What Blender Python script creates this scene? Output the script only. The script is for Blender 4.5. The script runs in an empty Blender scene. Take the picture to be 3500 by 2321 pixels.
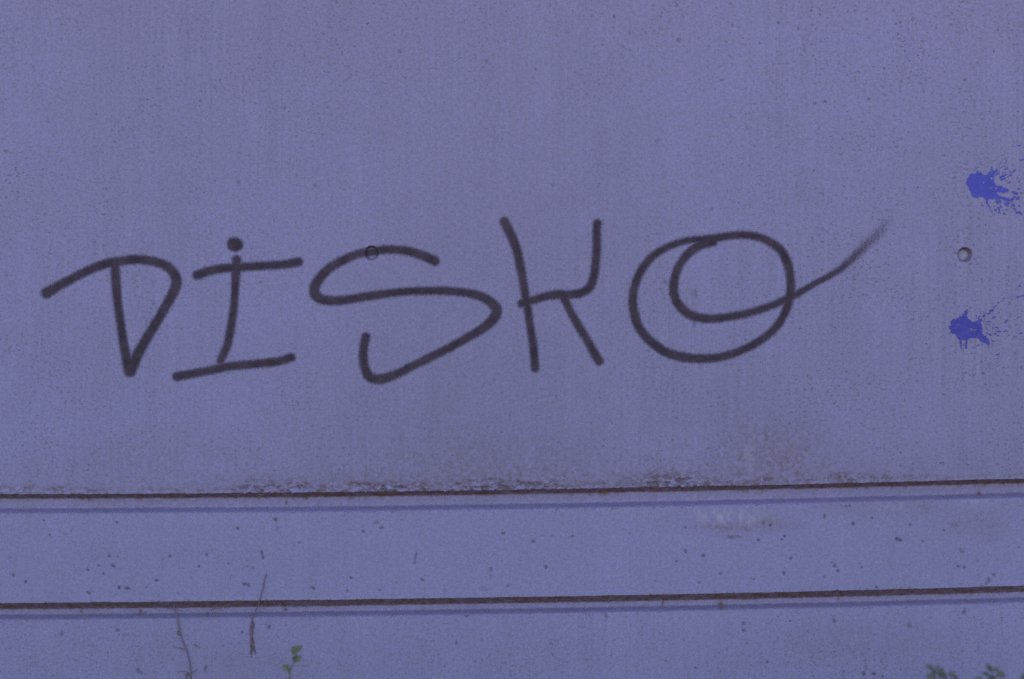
import bpy, math
import numpy as np
from mathutils import Vector

scene = bpy.context.scene
S = 0.0006            # metres on the wall for one unit of the drawing grid
DIST = 3.5            # camera to wall
ZC = 1.06             # height of the camera axis
U0, V0 = 1750.0, 1160.5

# ------------------------------------------------------------------ camera
cam_data = bpy.data.cameras.new("camera")
cam = bpy.data.objects.new("camera", cam_data)
scene.collection.objects.link(cam)
cam.location = (0, -DIST, ZC)
cam.rotation_euler = (math.radians(90), 0, 0)
cam_data.sensor_width = 36
cam_data.lens = 36 * DIST / (3500 * S)
cam_data.clip_start = 0.05
cam_data.clip_end = 2000
cam_data.dof.use_dof = True
cam_data.dof.focus_distance = DIST + 0.115
cam_data.dof.aperture_fstop = 1.3
scene.camera = cam

# ------------------------------------------------------------------ sky and sun (the wall stands in open shade)
SUN_EL, SUN_ROT = 46.0, 24.0
world = bpy.data.worlds.new("World")
scene.world = world
world.use_nodes = True
wn = world.node_tree.nodes
wn.clear()
sky = wn.new("ShaderNodeTexSky")
sky.sky_type = 'NISHITA'
sky.sun_disc = False
sky.sun_elevation = math.radians(SUN_EL)
sky.sun_rotation = math.radians(SUN_ROT)
sky.altitude = 100
sky.air_density = 1.0
sky.dust_density = 0.6
sky.ozone_density = 1.0
bg = wn.new("ShaderNodeBackground")
bg.inputs[1].default_value = 0.10
wo = wn.new("ShaderNodeOutputWorld")
world.node_tree.links.new(sky.outputs[0], bg.inputs[0])
world.node_tree.links.new(bg.outputs[0], wo.inputs[0])
sun_data = bpy.data.lights.new("sun", 'SUN')
sun_data.energy = 2.0
sun_data.angle = math.radians(0.5)
sun_data.color = (1.0, 0.93, 0.84)
sun = bpy.data.objects.new("sun", sun_data)
scene.collection.objects.link(sun)
e, r = math.radians(SUN_EL), math.radians(SUN_ROT)
to_sun = Vector((math.sin(r) * math.cos(e), math.cos(r) * math.cos(e), math.sin(e)))
sun.rotation_euler = to_sun.to_track_quat('Z', 'Y').to_euler()
sun.location = (2, 6, 8)

scene.view_settings.view_transform = 'Standard'
scene.view_settings.look = 'None'
scene.view_settings.gamma = 1.0
scene.view_settings.exposure = 1.5
scene.cycles.filter_width = 1.5
scene.cycles.use_denoising = False
scene.cycles.max_bounces = 4
scene.cycles.diffuse_bounces = 3
scene.cycles.glossy_bounces = 1
scene.cycles.transparent_max_bounces = 6

# ------------------------------------------------------------------ numeric helpers
rng = np.random.default_rng(11)


def _hash(ix, iy, seed):
    h = (ix.astype(np.int64) * 374761393 + iy.astype(np.int64) * 668265263 + seed * 974711) & 0xFFFFFFFF
    h = ((h ^ (h >> 13)) * 1274126177) & 0xFFFFFFFF
    h = h ^ (h >> 16)
    return (h & 0xFFFFFF) / float(0xFFFFFF)


def vnoise(x, y, seed=0):
    x = np.asarray(x, float); y = np.asarray(y, float)
    x, y = np.broadcast_arrays(x, y)
    ix = np.floor(x); iy = np.floor(y)
    fx = x - ix; fy = y - iy
    fx = fx * fx * (3 - 2 * fx); fy = fy * fy * (3 - 2 * fy)
    ix = ix.astype(np.int64); iy = iy.astype(np.int64)
    a = _hash(ix, iy, seed); b = _hash(ix + 1, iy, seed)
    c = _hash(ix, iy + 1, seed); d = _hash(ix + 1, iy + 1, seed)
    return (a + (b - a) * fx) * (1 - fy) + (c + (d - c) * fx) * fy


def fbm(x, y, seed=0, octaves=4, gain=0.5):
    t = 0.0; amp = 1.0; tot = 0.0; f = 1.0
    for k in range(octaves):
        t = t + amp * vnoise(x * f, y * f, seed + 17 * k)
        tot += amp; amp *= gain; f *= 2.03
    return t / tot


def sstep(a, b, x):
    t = np.clip((x - a) / (b - a), 0, 1)
    return t * t * (3 - 2 * t)


def gauss(u, v, cu, cv, ru, rv):
    return np.exp(-((u - cu) / ru) ** 2 - ((v - cv) / rv) ** 2)


def WX(u):
    return (np.asarray(u, float) - U0) * S


def WZ(v):
    return ZC - (np.asarray(v, float) - V0) * S


def at(u, v, y=0.0):
    """point seen at grid place (u, v) of the wall but standing y metres behind (+) or before (-) the wall face"""
    k = (DIST + y) / DIST
    return (float((u - U0) * S * k), float(y), float(ZC - (v - V0) * S * k))


def catmull(pts, step=6.0):
    pts = [np.array(p, float) for p in pts]
    P = [2 * pts[0] - pts[1]] + pts + [2 * pts[-1] - pts[-2]]
    out = []
    for i in range(1, len(P) - 2):
        p0, p1, p2, p3 = P[i - 1], P[i], P[i + 1], P[i + 2]
        n = max(2, int(np.linalg.norm((p2 - p1)[:2]) / step))
        for k in range(n):
            t = k / n
            out.append(0.5 * ((2 * p1) + (-p0 + p2) * t + (2 * p0 - 5 * p1 + 4 * p2 - p3) * t * t
                              + (-p0 + 3 * p1 - 3 * p2 + p3) * t ** 3))
    out.append(pts[-1])
    return np.array(out)


# ------------------------------------------------------------------ mesh helpers
def raw_mesh(name, verts, faces, mat, parent=None, attrs=None, smooth=True):
    verts = np.asarray(verts, np.float32)
    faces = np.asarray(faces, np.int32)
    me = bpy.data.meshes.new(name)
    k = faces.shape[1]
    me.vertices.add(len(verts)); me.vertices.foreach_set("co", verts.ravel())
    me.loops.add(faces.size); me.loops.foreach_set("vertex_index", faces.ravel())
    me.polygons.add(len(faces))
    me.polygons.foreach_set("loop_start", np.arange(0, faces.size, k, dtype=np.int32))
    me.polygons.foreach_set("loop_total", np.full(len(faces), k, np.int32))
    if smooth:
        me.polygons.foreach_set("use_smooth", np.ones(len(faces), bool))
    for an, av in (attrs or {}).items():
        a = me.attributes.new(an, 'FLOAT', 'POINT')
        a.data.foreach_set("value", np.asarray(av, np.float32).ravel())
    me.update(calc_edges=True)
    me.validate()
    if mat:
        me.materials.append(mat)
    ob = bpy.data.objects.new(name, me)
    scene.collection.objects.link(ob)
    if parent:
        ob.parent = parent
    return ob


def py_mesh(name, verts, faces, mat, parent=None, smooth=True):
    me = bpy.data.meshes.new(name)
    me.from_pydata([tuple(map(float, v)) for v in verts], [], faces)
    me.update()
    if smooth:
        me.polygons.foreach_set("use_smooth", [True] * len(me.polygons))
    if mat:
        me.materials.append(mat)
    ob = bpy.data.objects.new(name, me)
    scene.collection.objects.link(ob)
    if parent:
        ob.parent = parent
    return ob


def grid_faces(nr, nc, off=0, keep=None):
    i = np.arange(nr - 1)[:, None] * nc + np.arange(nc - 1)[None, :]
    f = np.stack([i, i + nc, i + nc + 1, i + 1], -1).reshape(-1, 4) + off
    if keep is not None:
        f = f[keep.reshape(-1)]
    return f


def compact(verts, faces, attrs):
    used = np.unique(faces)
    remap = np.full(len(verts), -1, np.int64); remap[used] = np.arange(len(used))
    return verts[used], remap[faces], {k: np.asarray(v).ravel()[used] for k, v in attrs.items()}


def empty(name, loc=(0, 0, 0)):
    o = bpy.data.objects.new(name, None)
    o.location = loc
    o.empty_display_size = 0.1
    scene.collection.objects.link(o)
    return o


def tag(o, label, cat, group=None):
    o["label"] = label; o["category"] = cat
    if group:
        o["group"] = group


class Geo:
    """collects tubes and leaves in world space, then builds one mesh relative to an origin"""
    def __init__(self):
        self.v = []; self.f = []

    def tube(self, pts, radii, sides=7):
        pts = [Vector(p) for p in pts]
        base = len(self.v); n = len(pts)
        for i, p in enumerate(pts):
            t = (pts[min(i + 1, n - 1)] - pts[max(i - 1, 0)]).normalized()
            a = t.cross(Vector((0, 1, 0.02)))
            if a.length < 1e-4:
                a = t.cross(Vector((1, 0, 0)))
            a.normalize(); b = t.cross(a)
            for k in range(sides):
                q = 2 * math.pi * k / sides
                self.v.append(p + (a * math.cos(q) + b * math.sin(q)) * radii[i])
        for i in range(n - 1):
            for k in range(sides):
                k2 = (k + 1) % sides
                self.f.append((base + i * sides + k, base + i * sides + k2, base + (i + 1) * sides + k2, base + (i + 1) * sides + k))
        self.f.append(tuple(base + k for k in range(sides))[::-1])
        self.f.append(tuple(base + (n - 1) * sides + k for k in range(sides)))
        return self

    def leaf(self, base, tip, width, normal, fold=0.18, curl=0.1):
        b = Vector(base); t = Vector(tip); L = (t - b).length
        d = (t - b).normalized(); nrm = Vector(normal)
        nrm = (nrm - d * nrm.dot(d)).normalized(); s = d.cross(nrm)
        prof = [(0.0, 0.06), (0.14, 0.52), (0.32, 0.92), (0.5, 1.0), (0.68, 0.82), (0.86, 0.42), (1.0, 0.03)]
        o = len(self.v); thick = 0.00035
        for side in (1, -1):
            for a, w in prof:
                c = b + d * (L * a) - nrm * (curl * L * a * a) + nrm * (thick * side)
                hw = width * 0.5 * w
                self.v += [c + s * hw + nrm * (fold * hw), c, c - s * hw + nrm * (fold * hw)]
        m = len(prof)
        for side in (0, 1):
            q = o + side * m * 3
            for i in range(m - 1):
                for j in (0, 1):
                    f = (q + i * 3 + j, q + (i + 1) * 3 + j, q + (i + 1) * 3 + j + 1, q + i * 3 + j + 1)
                    self.f.append(f if side == 0 else f[::-1])
        return self

    def build(self, name, mat, parent=None):
        org = Vector(parent.location) if parent else Vector((0, 0, 0))
        return py_mesh(name, [v - org for v in self.v], self.f, mat, parent)


# ------------------------------------------------------------------ materials
class NT:
    def __init__(self, mat):
        self.t = mat.node_tree; self.n = self.t.nodes; self.l = self.t.links

    def new(self, kind, **kw):
        nd = self.n.new(kind)
        for k, v in kw.items():
            setattr(nd, k, v)
        return nd

    def put(self, sock, v):
        if isinstance(v, bpy.types.NodeSocket):
            self.l.new(v, sock)
        else:
            sock.default_value = v

    def math(self, op, a, b=0.0, clamp=False):
        nd = self.new("ShaderNodeMath", operation=op, use_clamp=clamp)
        self.put(nd.inputs[0], a); self.put(nd.inputs[1], b)
        return nd.outputs[0]

    def ramp(self, x, a, b, lo=0.0, hi=1.0):
        nd = self.new("ShaderNodeMapRange", interpolation_type='SMOOTHSTEP')
        self.put(nd.inputs[0], x)
        nd.inputs[1].default_value = a; nd.inputs[2].default_value = b
        nd.inputs[3].default_value = lo; nd.inputs[4].default_value = hi
        return nd.outputs[0]

    def noise(self, vec, scale, detail=3.0, rough=0.55, dist=0.0):
        nd = self.new("ShaderNodeTexNoise")
        self.l.new(vec, nd.inputs["Vector"])
        nd.inputs["Scale"].default_value = scale
        nd.inputs["Detail"].default_value = detail
        nd.inputs["Roughness"].default_value = rough
        nd.inputs["Distortion"].default_value = dist
        return nd.outputs[0]

    def mapv(self, vec, scale, loc=(0, 0, 0)):
        nd = self.new("ShaderNodeMapping")
        self.l.new(vec, nd.inputs[0])
        nd.inputs["Scale"].default_value = scale
        nd.inputs["Location"].default_value = loc
        return nd.outputs[0]

    def attr(self, name):
        return self.new("ShaderNodeAttribute", attribute_name=name).outputs["Fac"]

    def mix(self, f, a, b):
        nd = self.new("ShaderNodeMix", data_type='RGBA')
        self.put(nd.inputs[0], f)
        self.put(nd.inputs[6], a if isinstance(a, bpy.types.NodeSocket) else (*a, 1))
        self.put(nd.inputs[7], b if isinstance(b, bpy.types.NodeSocket) else (*b, 1))
        return nd.outputs[2]

    def scale_col(self, col, f):
        nd = self.new("ShaderNodeVectorMath", operation='SCALE')
        self.put(nd.inputs[0], col); self.put(nd.inputs[3], f)
        return nd.outputs[0]


def new_mat(name):
    m = bpy.data.materials.new(name); m.use_nodes = True
    nt = NT(m)
    b = m.node_tree.nodes["Principled BSDF"]
    return m, nt, b


WALL_A = (0.384, 0.316, 0.518)
WALL_B = (0.430, 0.352, 0.604)
GRIME_TINT = (0.205, 0.118, 0.088)
BLACK = (0.088, 0.055, 0.078)


def wall_material():
    m, t, b = new_mat("painted_concrete")
    P = t.new("ShaderNodeTexCoord").outputs["Object"]
    dirt_tint = t.attr("dirt_tint"); pale = t.attr("pale"); speck_w = t.attr("speck"); paint = t.attr("paint"); pit = t.attr("pit"); ledge_tint = t.attr("ledge_tint")
    # broad, soft differences of tone
    broad = t.noise(P, 1.6, 2.0, 0.55)
    mid = t.noise(P, 11.0, 3.0, 0.6)
    col = t.mix(t.ramp(t.math('ADD', t.math('MULTIPLY', broad, 0.65), t.math('MULTIPLY', mid, 0.35)), 0.34, 0.66), WALL_A, WALL_B)
    # fine mottling of the cement skin
    fine = t.noise(P, 150.0, 2.0, 0.7)
    fine2 = t.noise(P, 380.0, 1.0, 0.6)
    hue = t.noise(P, 85.0, 2.0, 0.65)
    col = t.mix(t.ramp(hue, 0.36, 0.66, 0.0, 0.55), col, (0.375, 0.326, 0.462))
    tone = t.math('ADD', t.ramp(fine, 0.25, 0.75, -0.11, 0.09), t.ramp(fine2, 0.25, 0.75, -0.10, 0.085))
    # narrow upright marks left by the form boards
    Ps = t.mapv(P, (1.0, 1.0, 0.03))
    streak = t.noise(Ps, 150.0, 1.0, 0.6)
    streak2 = t.noise(t.mapv(P, (1.0, 1.0, 0.05), (3.1, 0, 1.7)), 34.0, 1.0, 0.55)
    smask = t.ramp(t.noise(P, 2.3, 1.0), 0.36, 0.66, 0.25, 1.0)
    smask = t.math('MULTIPLY', smask, t.math('ADD', t.math('MULTIPLY', speck_w, 0.75), 0.25))
    tone = t.math('ADD', tone, t.math('MULTIPLY', t.ramp(streak, 0.25, 0.75, -0.055, 0.042), smask))
    tone = t.math('ADD', tone, t.math('MULTIPLY', t.ramp(streak2, 0.25, 0.75, -0.035, 0.03), smask))
    col = t.scale_col(col, t.math('ADD', tone, 1.0))
    # small dirty pores
    Pe = t.mapv(P, (0.72, 1.0, 1.0))
    pore = t.noise(Pe, 175.0, 2.0, 0.62)
    where = t.noise(P, 9.0, 1.0, 0.6)
    thr = t.ramp(where, 0.3, 0.7, -0.035, 0.035)
    po = t.ramp(t.math('ADD', pore, thr), 0.57, 0.72)
    po = t.math('MULTIPLY', t.math('MULTIPLY', po, speck_w), 0.54)
    Pl = t.mapv(P, (0.8, 1.0, 1.15), (5.3, 0, 2.2))
    big = t.ramp(t.noise(Pl, 75.0, 2.0, 0.55), 0.67, 0.76)
    po = t.math('MAXIMUM', po, t.math('MULTIPLY', t.math('MULTIPLY', big, speck_w), 0.7))
    col = t.mix(po, col, (0.145, 0.105, 0.115))
    # dirt and brown tint, violet ledge tint, pale scraped patches, pits, sprayed paint in the tie hole
    dn = t.ramp(t.noise(P, 95.0, 3.0, 0.7), 0.25, 0.75, -0.35, 0.35)
    d = t.math('ADD', dirt_tint, t.math('MULTIPLY', dn, t.ramp(dirt_tint, 0.0, 0.35)), clamp=True)
    col = t.mix(d, col, GRIME_TINT)
    col = t.mix(ledge_tint, col, (0.285, 0.200, 0.345))
    col = t.mix(t.math('MULTIPLY', pale, 0.8), col, (0.62, 0.54, 0.66))
    col = t.mix(pit, col, (0.12, 0.08, 0.10))
    col = t.mix(paint, col, BLACK)
    t.l.new(col, b.inputs["Base Color"])
    b.inputs["Roughness"].default_value = 0.88
    b.inputs["Specular IOR Level"].default_value = 0.25
    h = t.math('ADD', t.math('MULTIPLY', fine, 0.5), t.math('MULTIPLY', streak, 0.4))
    bump = t.new("ShaderNodeBump")
    bump.inputs["Strength"].default_value = 0.35
    bump.inputs["Distance"].default_value = 0.0022
    t.l.new(h, bump.inputs["Height"])
    t.l.new(bump.outputs[0], b.inputs["Normal"])
    return m


def spray_material():
    m, t, b = new_mat("sprayed_paint")
    P = t.new("ShaderNodeTexCoord").outputs["Object"]
    cover = t.attr("cover")
    g1 = t.noise(P, 330.0, 3.0, 0.7)
    g2 = t.noise(t.mapv(P, (1, 1, 0.06)), 170.0, 2.0, 0.6)
    g = t.math('ADD', t.math('MULTIPLY', t.math('SUBTRACT', g1, 0.5), 0.55), t.math('MULTIPLY', t.math('SUBTRACT', g2, 0.5), 0.26))
    a = t.ramp(t.math('ADD', cover, g), 0.16, 0.92, 0.0, 0.97)
    tone = t.ramp(t.noise(P, 28.0, 3.0, 0.65), 0.3, 0.7, 0.72, 1.32)
    rgb = t.new("ShaderNodeRGB"); rgb.outputs[0].default_value = (*BLACK, 1)
    t.l.new(t.scale_col(rgb.outputs[0], tone), b.inputs["Base Color"])
    b.inputs["Roughness"].default_value = 0.7
    b.inputs["Specular IOR Level"].default_value = 0.25
    t.l.new(a, b.inputs["Alpha"])
    bump = t.new("ShaderNodeBump"); bump.inputs["Strength"].default_value = 0.25; bump.inputs["Distance"].default_value = 0.0015
    t.l.new(g1, bump.inputs["Height"]); t.l.new(bump.outputs[0], b.inputs["Normal"])
    return m


def plain(name, c1, c2, scale, rough=0.8, bump=0.2, bdist=0.002, spec=0.3):
    m, t, b = new_mat(name)
    P = t.new("ShaderNodeTexCoord").outputs["Object"]
    n = t.noise(P, scale, 4.0, 0.6)
    t.l.new(t.mix(t.ramp(n, 0.3, 0.7), c1, c2), b.inputs["Base Color"])
    b.inputs["Roughness"].default_value = rough
    b.inputs["Specular IOR Level"].default_value = spec
    if bump:
        bp = t.new("ShaderNodeBump"); bp.inputs["Strength"].default_value = bump; bp.inputs["Distance"].default_value = bdist
        t.l.new(n, bp.inputs["Height"]); t.l.new(bp.outputs[0], b.inputs["Normal"])
    return m


M_WALL = wall_material()
M_SPRAY = spray_material()
M_BLUE = plain("blue_paint", (0.10, 0.096, 0.50), (0.122, 0.117, 0.60), 60.0, 0.55, 0.25, 0.001)
M_BLUE2 = plain("dark_blue_paint", (0.085, 0.072, 0.38), (0.115, 0.10, 0.50), 60.0, 0.55, 0.25, 0.001)
M_SOIL = plain("soil", (0.17, 0.108, 0.06), (0.28, 0.18, 0.105), 14.0, 0.95, 0.6, 0.02, 0.1)
M_STEM = plain("dry_vine_bark", (0.25, 0.165, 0.20), (0.335, 0.235, 0.30), 300.0, 0.9, 0.4, 0.001, 0.1)
M_ROOT = plain("vine_rootlets", (0.24, 0.15, 0.17), (0.32, 0.22, 0.25), 300.0, 0.9, 0.4, 0.001, 0.1)
M_TWIG = plain("pale_twig_bark", (0.27, 0.16, 0.15), (0.36, 0.24, 0.22), 300.0, 0.9, 0.4, 0.001, 0.1)
M_LEAF = plain("fresh_leaf", (0.15, 0.15, 0.09), (0.21, 0.20, 0.12), 90.0, 0.6, 0.2, 0.001)
M_GSTEM = plain("green_stem", (0.15, 0.145, 0.09), (0.19, 0.175, 0.12), 90.0, 0.7, 0.2, 0.001)
M_DLEAF = plain("dark_leaf", (0.14, 0.135, 0.115), (0.195, 0.185, 0.155), 90.0, 0.6, 0.2, 0.001)
M_DSTEM = plain("weed_stem", (0.07, 0.06, 0.035), (0.10, 0.085, 0.05), 90.0, 0.7, 0.2, 0.001)

# ------------------------------------------------------------------ ground
gx = np.concatenate([-np.geomspace(300, 4, 24), np.linspace(-3.6, 3.6, 60), np.geomspace(4, 300, 24)])
gy = np.concatenate([-np.geomspace(300, 3, 24), np.linspace(-2.8, 0.5, 60), np.geomspace(0.7, 300, 20)])
GX, GY = np.meshgrid(gx, gy)
GZ = (fbm(GX * 5, GY * 5, 3, 4) - 0.5) * 0.05
raw = raw_mesh("ground", np.stack([GX, GY, GZ], -1).reshape(-1, 3), grid_faces(len(gy), len(gx))[:, ::-1], M_SOIL)
raw["kind"] = "structure"
raw["label"] = "bare brown soil in front of the wall"

# ------------------------------------------------------------------ the wall
wall = empty("concrete_wall", (0, 0, 0))
tag(wall, "lilac grey cast concrete wall with two long horizontal grooves, spray-painted", "wall")

KU = np.array([-400., 0, 600, 1150, 1700, 2300, 2900, 3500, 3900])
KT = np.array([1690., 1689, 1688, 1682, 1675, 1665, 1651, 1635, 1624])     # top lip of the upper groove
KL = np.array([2064., 2061, 2056, 2050, 2041, 2030, 2019, 2001, 1989])     # top lip of the lower groove


def smooth_curve(u, K):
    c = np.polyfit((KU - 1750) / 2150, K, 4)
    uu = np.clip((np.asarray(u, float) - 1750) / 2150, -1, 1)
    base = np.polyval(c, uu)
    over = np.clip((np.asarray(u, float) - 1750) / 2150, None, -1) + 1 + np.clip((np.asarray(u, float) - 1750) / 2150, 1, None) - 1
    return base + over * np.where(over > 0, -30, -2)


def lip_wobble(u, seed, amp):
    return (fbm(u / 26.0, 0.5, seed, 4, 0.6) - 0.5) * amp + (fbm(u / 160.0, 2.5, seed + 5, 2) - 0.5) * amp * 0.7


CR_U = np.array([-200., 200, 450, 620, 900, 1150, 1400, 1700, 1900, 2150, 2300, 2500, 2650, 2900, 3050, 3300, 3700])
CR_A = np.array([0.45, 0.5, 0.25, 0.5, 0.9, 1.0, 1.0, 1.0, 0.7, 0.75, 1.0, 0.8, 0.6, 0.7, 0.4, 0.2, 0.15])


def U_top(u):
    c = np.interp(u, CR_U, CR_A)
    return smooth_curve(u, KT) + lip_wobble(u, 21, 3.0) + c * (fbm(u / 9.0, 7.7, 31, 2) - 0.6) * 5.0


GAP_U, GAP_L = 68.0, 60.0


def U_bot(u):
    return smooth_curve(u, KT) + GAP_U + lip_wobble(u, 51, 2.0)


def L_top(u):
    return smooth_curve(u, KL) + lip_wobble(u, 61, 3.2)


def L_bot(u):
    return smooth_curve(u, KL) + GAP_L + lip_wobble(u, 71, 2.0)


# pits left by air bubbles: u, v, half width, half height, tilt, strength
BUGS = [(149,1780,5,4,0,.8),(400,1786,5,4,0,.9),(169,1829,5,4,0,.7),(223,1826,4,4,0,.6),(242,1814,4,3,0,.5),(204,1815,4,3,0,.5),
 (373,1902,6,5,0,1),(403,1904,4,4,0,.6),(337,1935,5,4,0,.7),(387,1935,9,6,.5,1),(300,1948,5,5,0,.8),(354,1961,4,5,0,.8),
 (407,2009,7,6,0,1),(435,2012,11,6,.2,1),(304,2028,8,5,.5,.8),(317,2024,4,3,0,.5),(501,2009,4,4,0,.7),(534,1985,7,5,0,1),(581,1902,6,4,0,.9),
 (557,1913,4,3,0,.6),(706,1896,4,8,0,.8),(681,1936,4,7,.3,.8),(780,1928,5,4,0,.7),(812,1808,6,5,0,1),(941,1778,10,7,.5,.9),(946,1810,8,10,0,.3),
 (895,1892,4,10,-.1,.9),(899,1907,5,7,.5,.9),(835,1998,8,6,0,.9),(850,2002,7,7,0,.8),(845,1938,4,4,0,.6),(865,1941,5,4,0,.6),(1070,2011,9,6,.6,.8),
 (1187,2022,4,5,0,.6),(36,1907,4,5,0,.7),(46,1967,5,5,0,.8),(88,1990,5,6,0,.9),(610,2029,4,4,0,.6),(652,1975,4,4,0,.5),(1025,1856,7,4,0,.6),(1007,1867,4,4,0,.5),
 (1242,1818,6,6,0,.8),(1303,1805,7,5,0,.7),(1286,1787,11,9,0,.4),(1421,1903,5,20,.22,.6),(1418,1925,7,5,0,.6),(1199,1977,5,5,0,.9),(1187,2021,5,5,0,.6),
 (1298,2018,5,4,0,.7),(1355,1992,4,5,0,.5),(1443,1983,8,5,.5,.6),(1678,1947,5,8,0,.6),(1679,1974,8,11,0,.35),(1721,1824,7,5,0,.8),(1822,1851,7,7,0,.8),
 (1886,1833,4,4,0,.6),(1956,1835,6,6,0,.6),(1866,1939,6,6,0,.8),(1736,2004,6,6,0,.6),(1945,1976,5,6,0,.4),(2344,1885,6,8,0,.9),(2341,1803,8,5,0,.6),(2312,1920,5,4,0,.7),
 (2153,1825,4,4,0,.6),(2241,1988,4,3,0,.6),(1655,2017,14,10,0,.3),(1520,2019,10,7,0,.3),
 (2592,1847,6,5,.6,1),(2672,1845,5,4,0,1),(2682,1834,5,4,0,1),(2499,1838,13,8,0,.7),(2523,1836,15,5,.1,.5),(2634,1797,5,5,0,.9),(2609,1788,7,8,0,.5),(2403,1900,7,6,0,.8),
 (2702,1910,5,5,0,.9),(2680,1961,5,9,-.3,.8),(2463,1963,5,6,0,.6),(2390,1993,5,5,0,.7),(2577,1981,5,5,0,.6),(2819,1767,5,9,0,.7),(2892,1733,6,5,0,.6),(2905,1730,4,4,0,.8),
 (2916,1792,5,8,-.3,.9),(2982,1772,4,4,.5,.9),(3066,1843,7,7,0,1),(3076,1847,9,6,.2,1),(3112,1795,5,5,0,.7),(3155,1852,6,5,0,.7),(3228,1814,4,4,0,.8),(3288,1885,13,8,.6,.5),
 (3260,1798,16,12,.3,.35),(3276,1936,5,5,0,.9),(3295,1940,5,5,0,.9),(3381,1984,5,9,-.2,.9),(3372,1995,5,5,0,.7),(3397,1966,5,6,0,.7),(3482,1873,5,4,0,.7),
 (2845,1925,4,4,0,.6),(2854,1935,7,6,0,.8),(2865,1953,6,7,-.6,.8),(2818,1974,4,5,0,.6),(2945,1940,4,5,0,.7),(2997,2008,6,6,0,.8),(2940,1927,4,4,0,.5),(3340,1916,4,4,0,.5),
 (401,2156,7,6,0,.7),(211,2166,5,12,0,.6),(921,2145,5,11,.3,.9),(827,2164,6,6,0,.7),(470,2293,7,8,0,.8),(482,2302,6,6,0,.8),(703,2286,5,10,.4,.7),(430,2172,12,8,0,.4),
 (1560,2199,6,8,0,.6),(2542,2132,7,7,0,.8),(2542,2156,8,6,.3,.9),(2852,2123,7,9,-.4,.8),(3296,2092,5,13,0,.8),(3108,2141,11,11,0,.55),(2623,2264,5,6,0,.8),
 (2952,2306,6,6,0,.9),(2987,2305,7,6,0,.9),(3017,2315,5,5,0,.9),(2377,2284,5,5,0,.7),(2072,2110,6,10,0,.6),(1890,2240,5,5,0,.5),(1595,2107,7,6,0,.6),
 (735,300,6,8,0,.55),(815,623,7,6,.5,.6),(1075,636,8,7,0,.5),(969,370,6,6,0,.5),(330,391,4,5,0,.6),(91,318,5,4,0,.6),(20,518,9,5,.4,.6),(165,412,4,12,0,.4),(505,342,5,4,0,.6),
 (685,346,6,4,0,.5),(1366,176,9,7,0,.5),(1663,209,5,9,.2,.5),(2100,57,7,6,0,.6),(2320,138,9,8,0,.6),(2245,482,6,8,.5,.5),(1825,268,8,8,0,.4),(1640,636,13,10,0,.3),(1888,634,9,8,0,.4),
 (2597,148,6,6,0,.8),(2785,355,5,6,.3,.8),(2821,348,7,5,0,.8),(2970,339,6,5,0,.8),(2729,98,5,10,0,.6),(3297,273,6,4,-.5,.7),(2551,434,5,14,-.3,.5),(2503,87,5,8,-.3,.6),(3193,690,5,5,0,.5),
 (2498,14,8,5,0,.6),(3441,18,6,4,0,.6),(3070,118,5,4,0,.6),(2466,274,7,6,.5,.5),(3080,475,4,5,0,.5),(2875,528,5,5,0,.5),(2935,585,5,5,0,.5),(3190,665,5,8,0,.5),
 (2272,964,6,6,0,.6),(2234,1065,6,5,0,.6),(2961,1009,6,5,.4,.6),(2374,1005,10,14,0,.45),(2372,1110,6,18,0,.5),(2432,715,7,6,0,.5),(2950,1010,4,4,0,.6),(3200,650,8,5,0,.3)]


def bug_field(u, v):
    """strength 0..1 of the pits at each place"""
    out = np.zeros_like(u)
    for k, (cu, cv, a, b, tl, s) in enumerate(BUGS):
        sel = (np.abs(u - cu) < 34) & (np.abs(v - cv) < 34)
        if not sel.any():
            continue
        du = u[sel] - cu; dv = v[sel] - cv
        ca, sa = math.cos(-tl), math.sin(-tl)
        x = (du * ca - dv * sa) / a; y = (du * sa + dv * ca) / b
        rr = np.sqrt(x * x + y * y) + (vnoise(u[sel] / 4.0, v[sel] / 4.0, 300 + k) - 0.5) * 0.7
        out[sel] = np.maximum(out[sel], s * (1 - sstep(0.35, 1.35, rr)))
    return out


def undulate(u, v):
    return ((fbm(u / 420.0, v / 420.0, 5, 2) - 0.5) * 0.0018
            + (fbm(u / 60.0, v / 260.0, 6, 3) - 0.5) * 0.00035)


def crumble(u, d):
    """erosion along the upper lip: amount 0..1 at distance d above it"""
    c = np.interp(u, CR_U, CR_A) * (0.45 + 0.7 * sstep(0.3, 0.62, fbm(u / 75.0, 8.3, 42, 2)))
    reach = 12 + 50 * c * (0.3 + 0.9 * fbm(u / 90.0, 3.3, 41, 2))
    return c * (1 - sstep(0.25, 1.0, d / reach)) * (d > -1)


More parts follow.
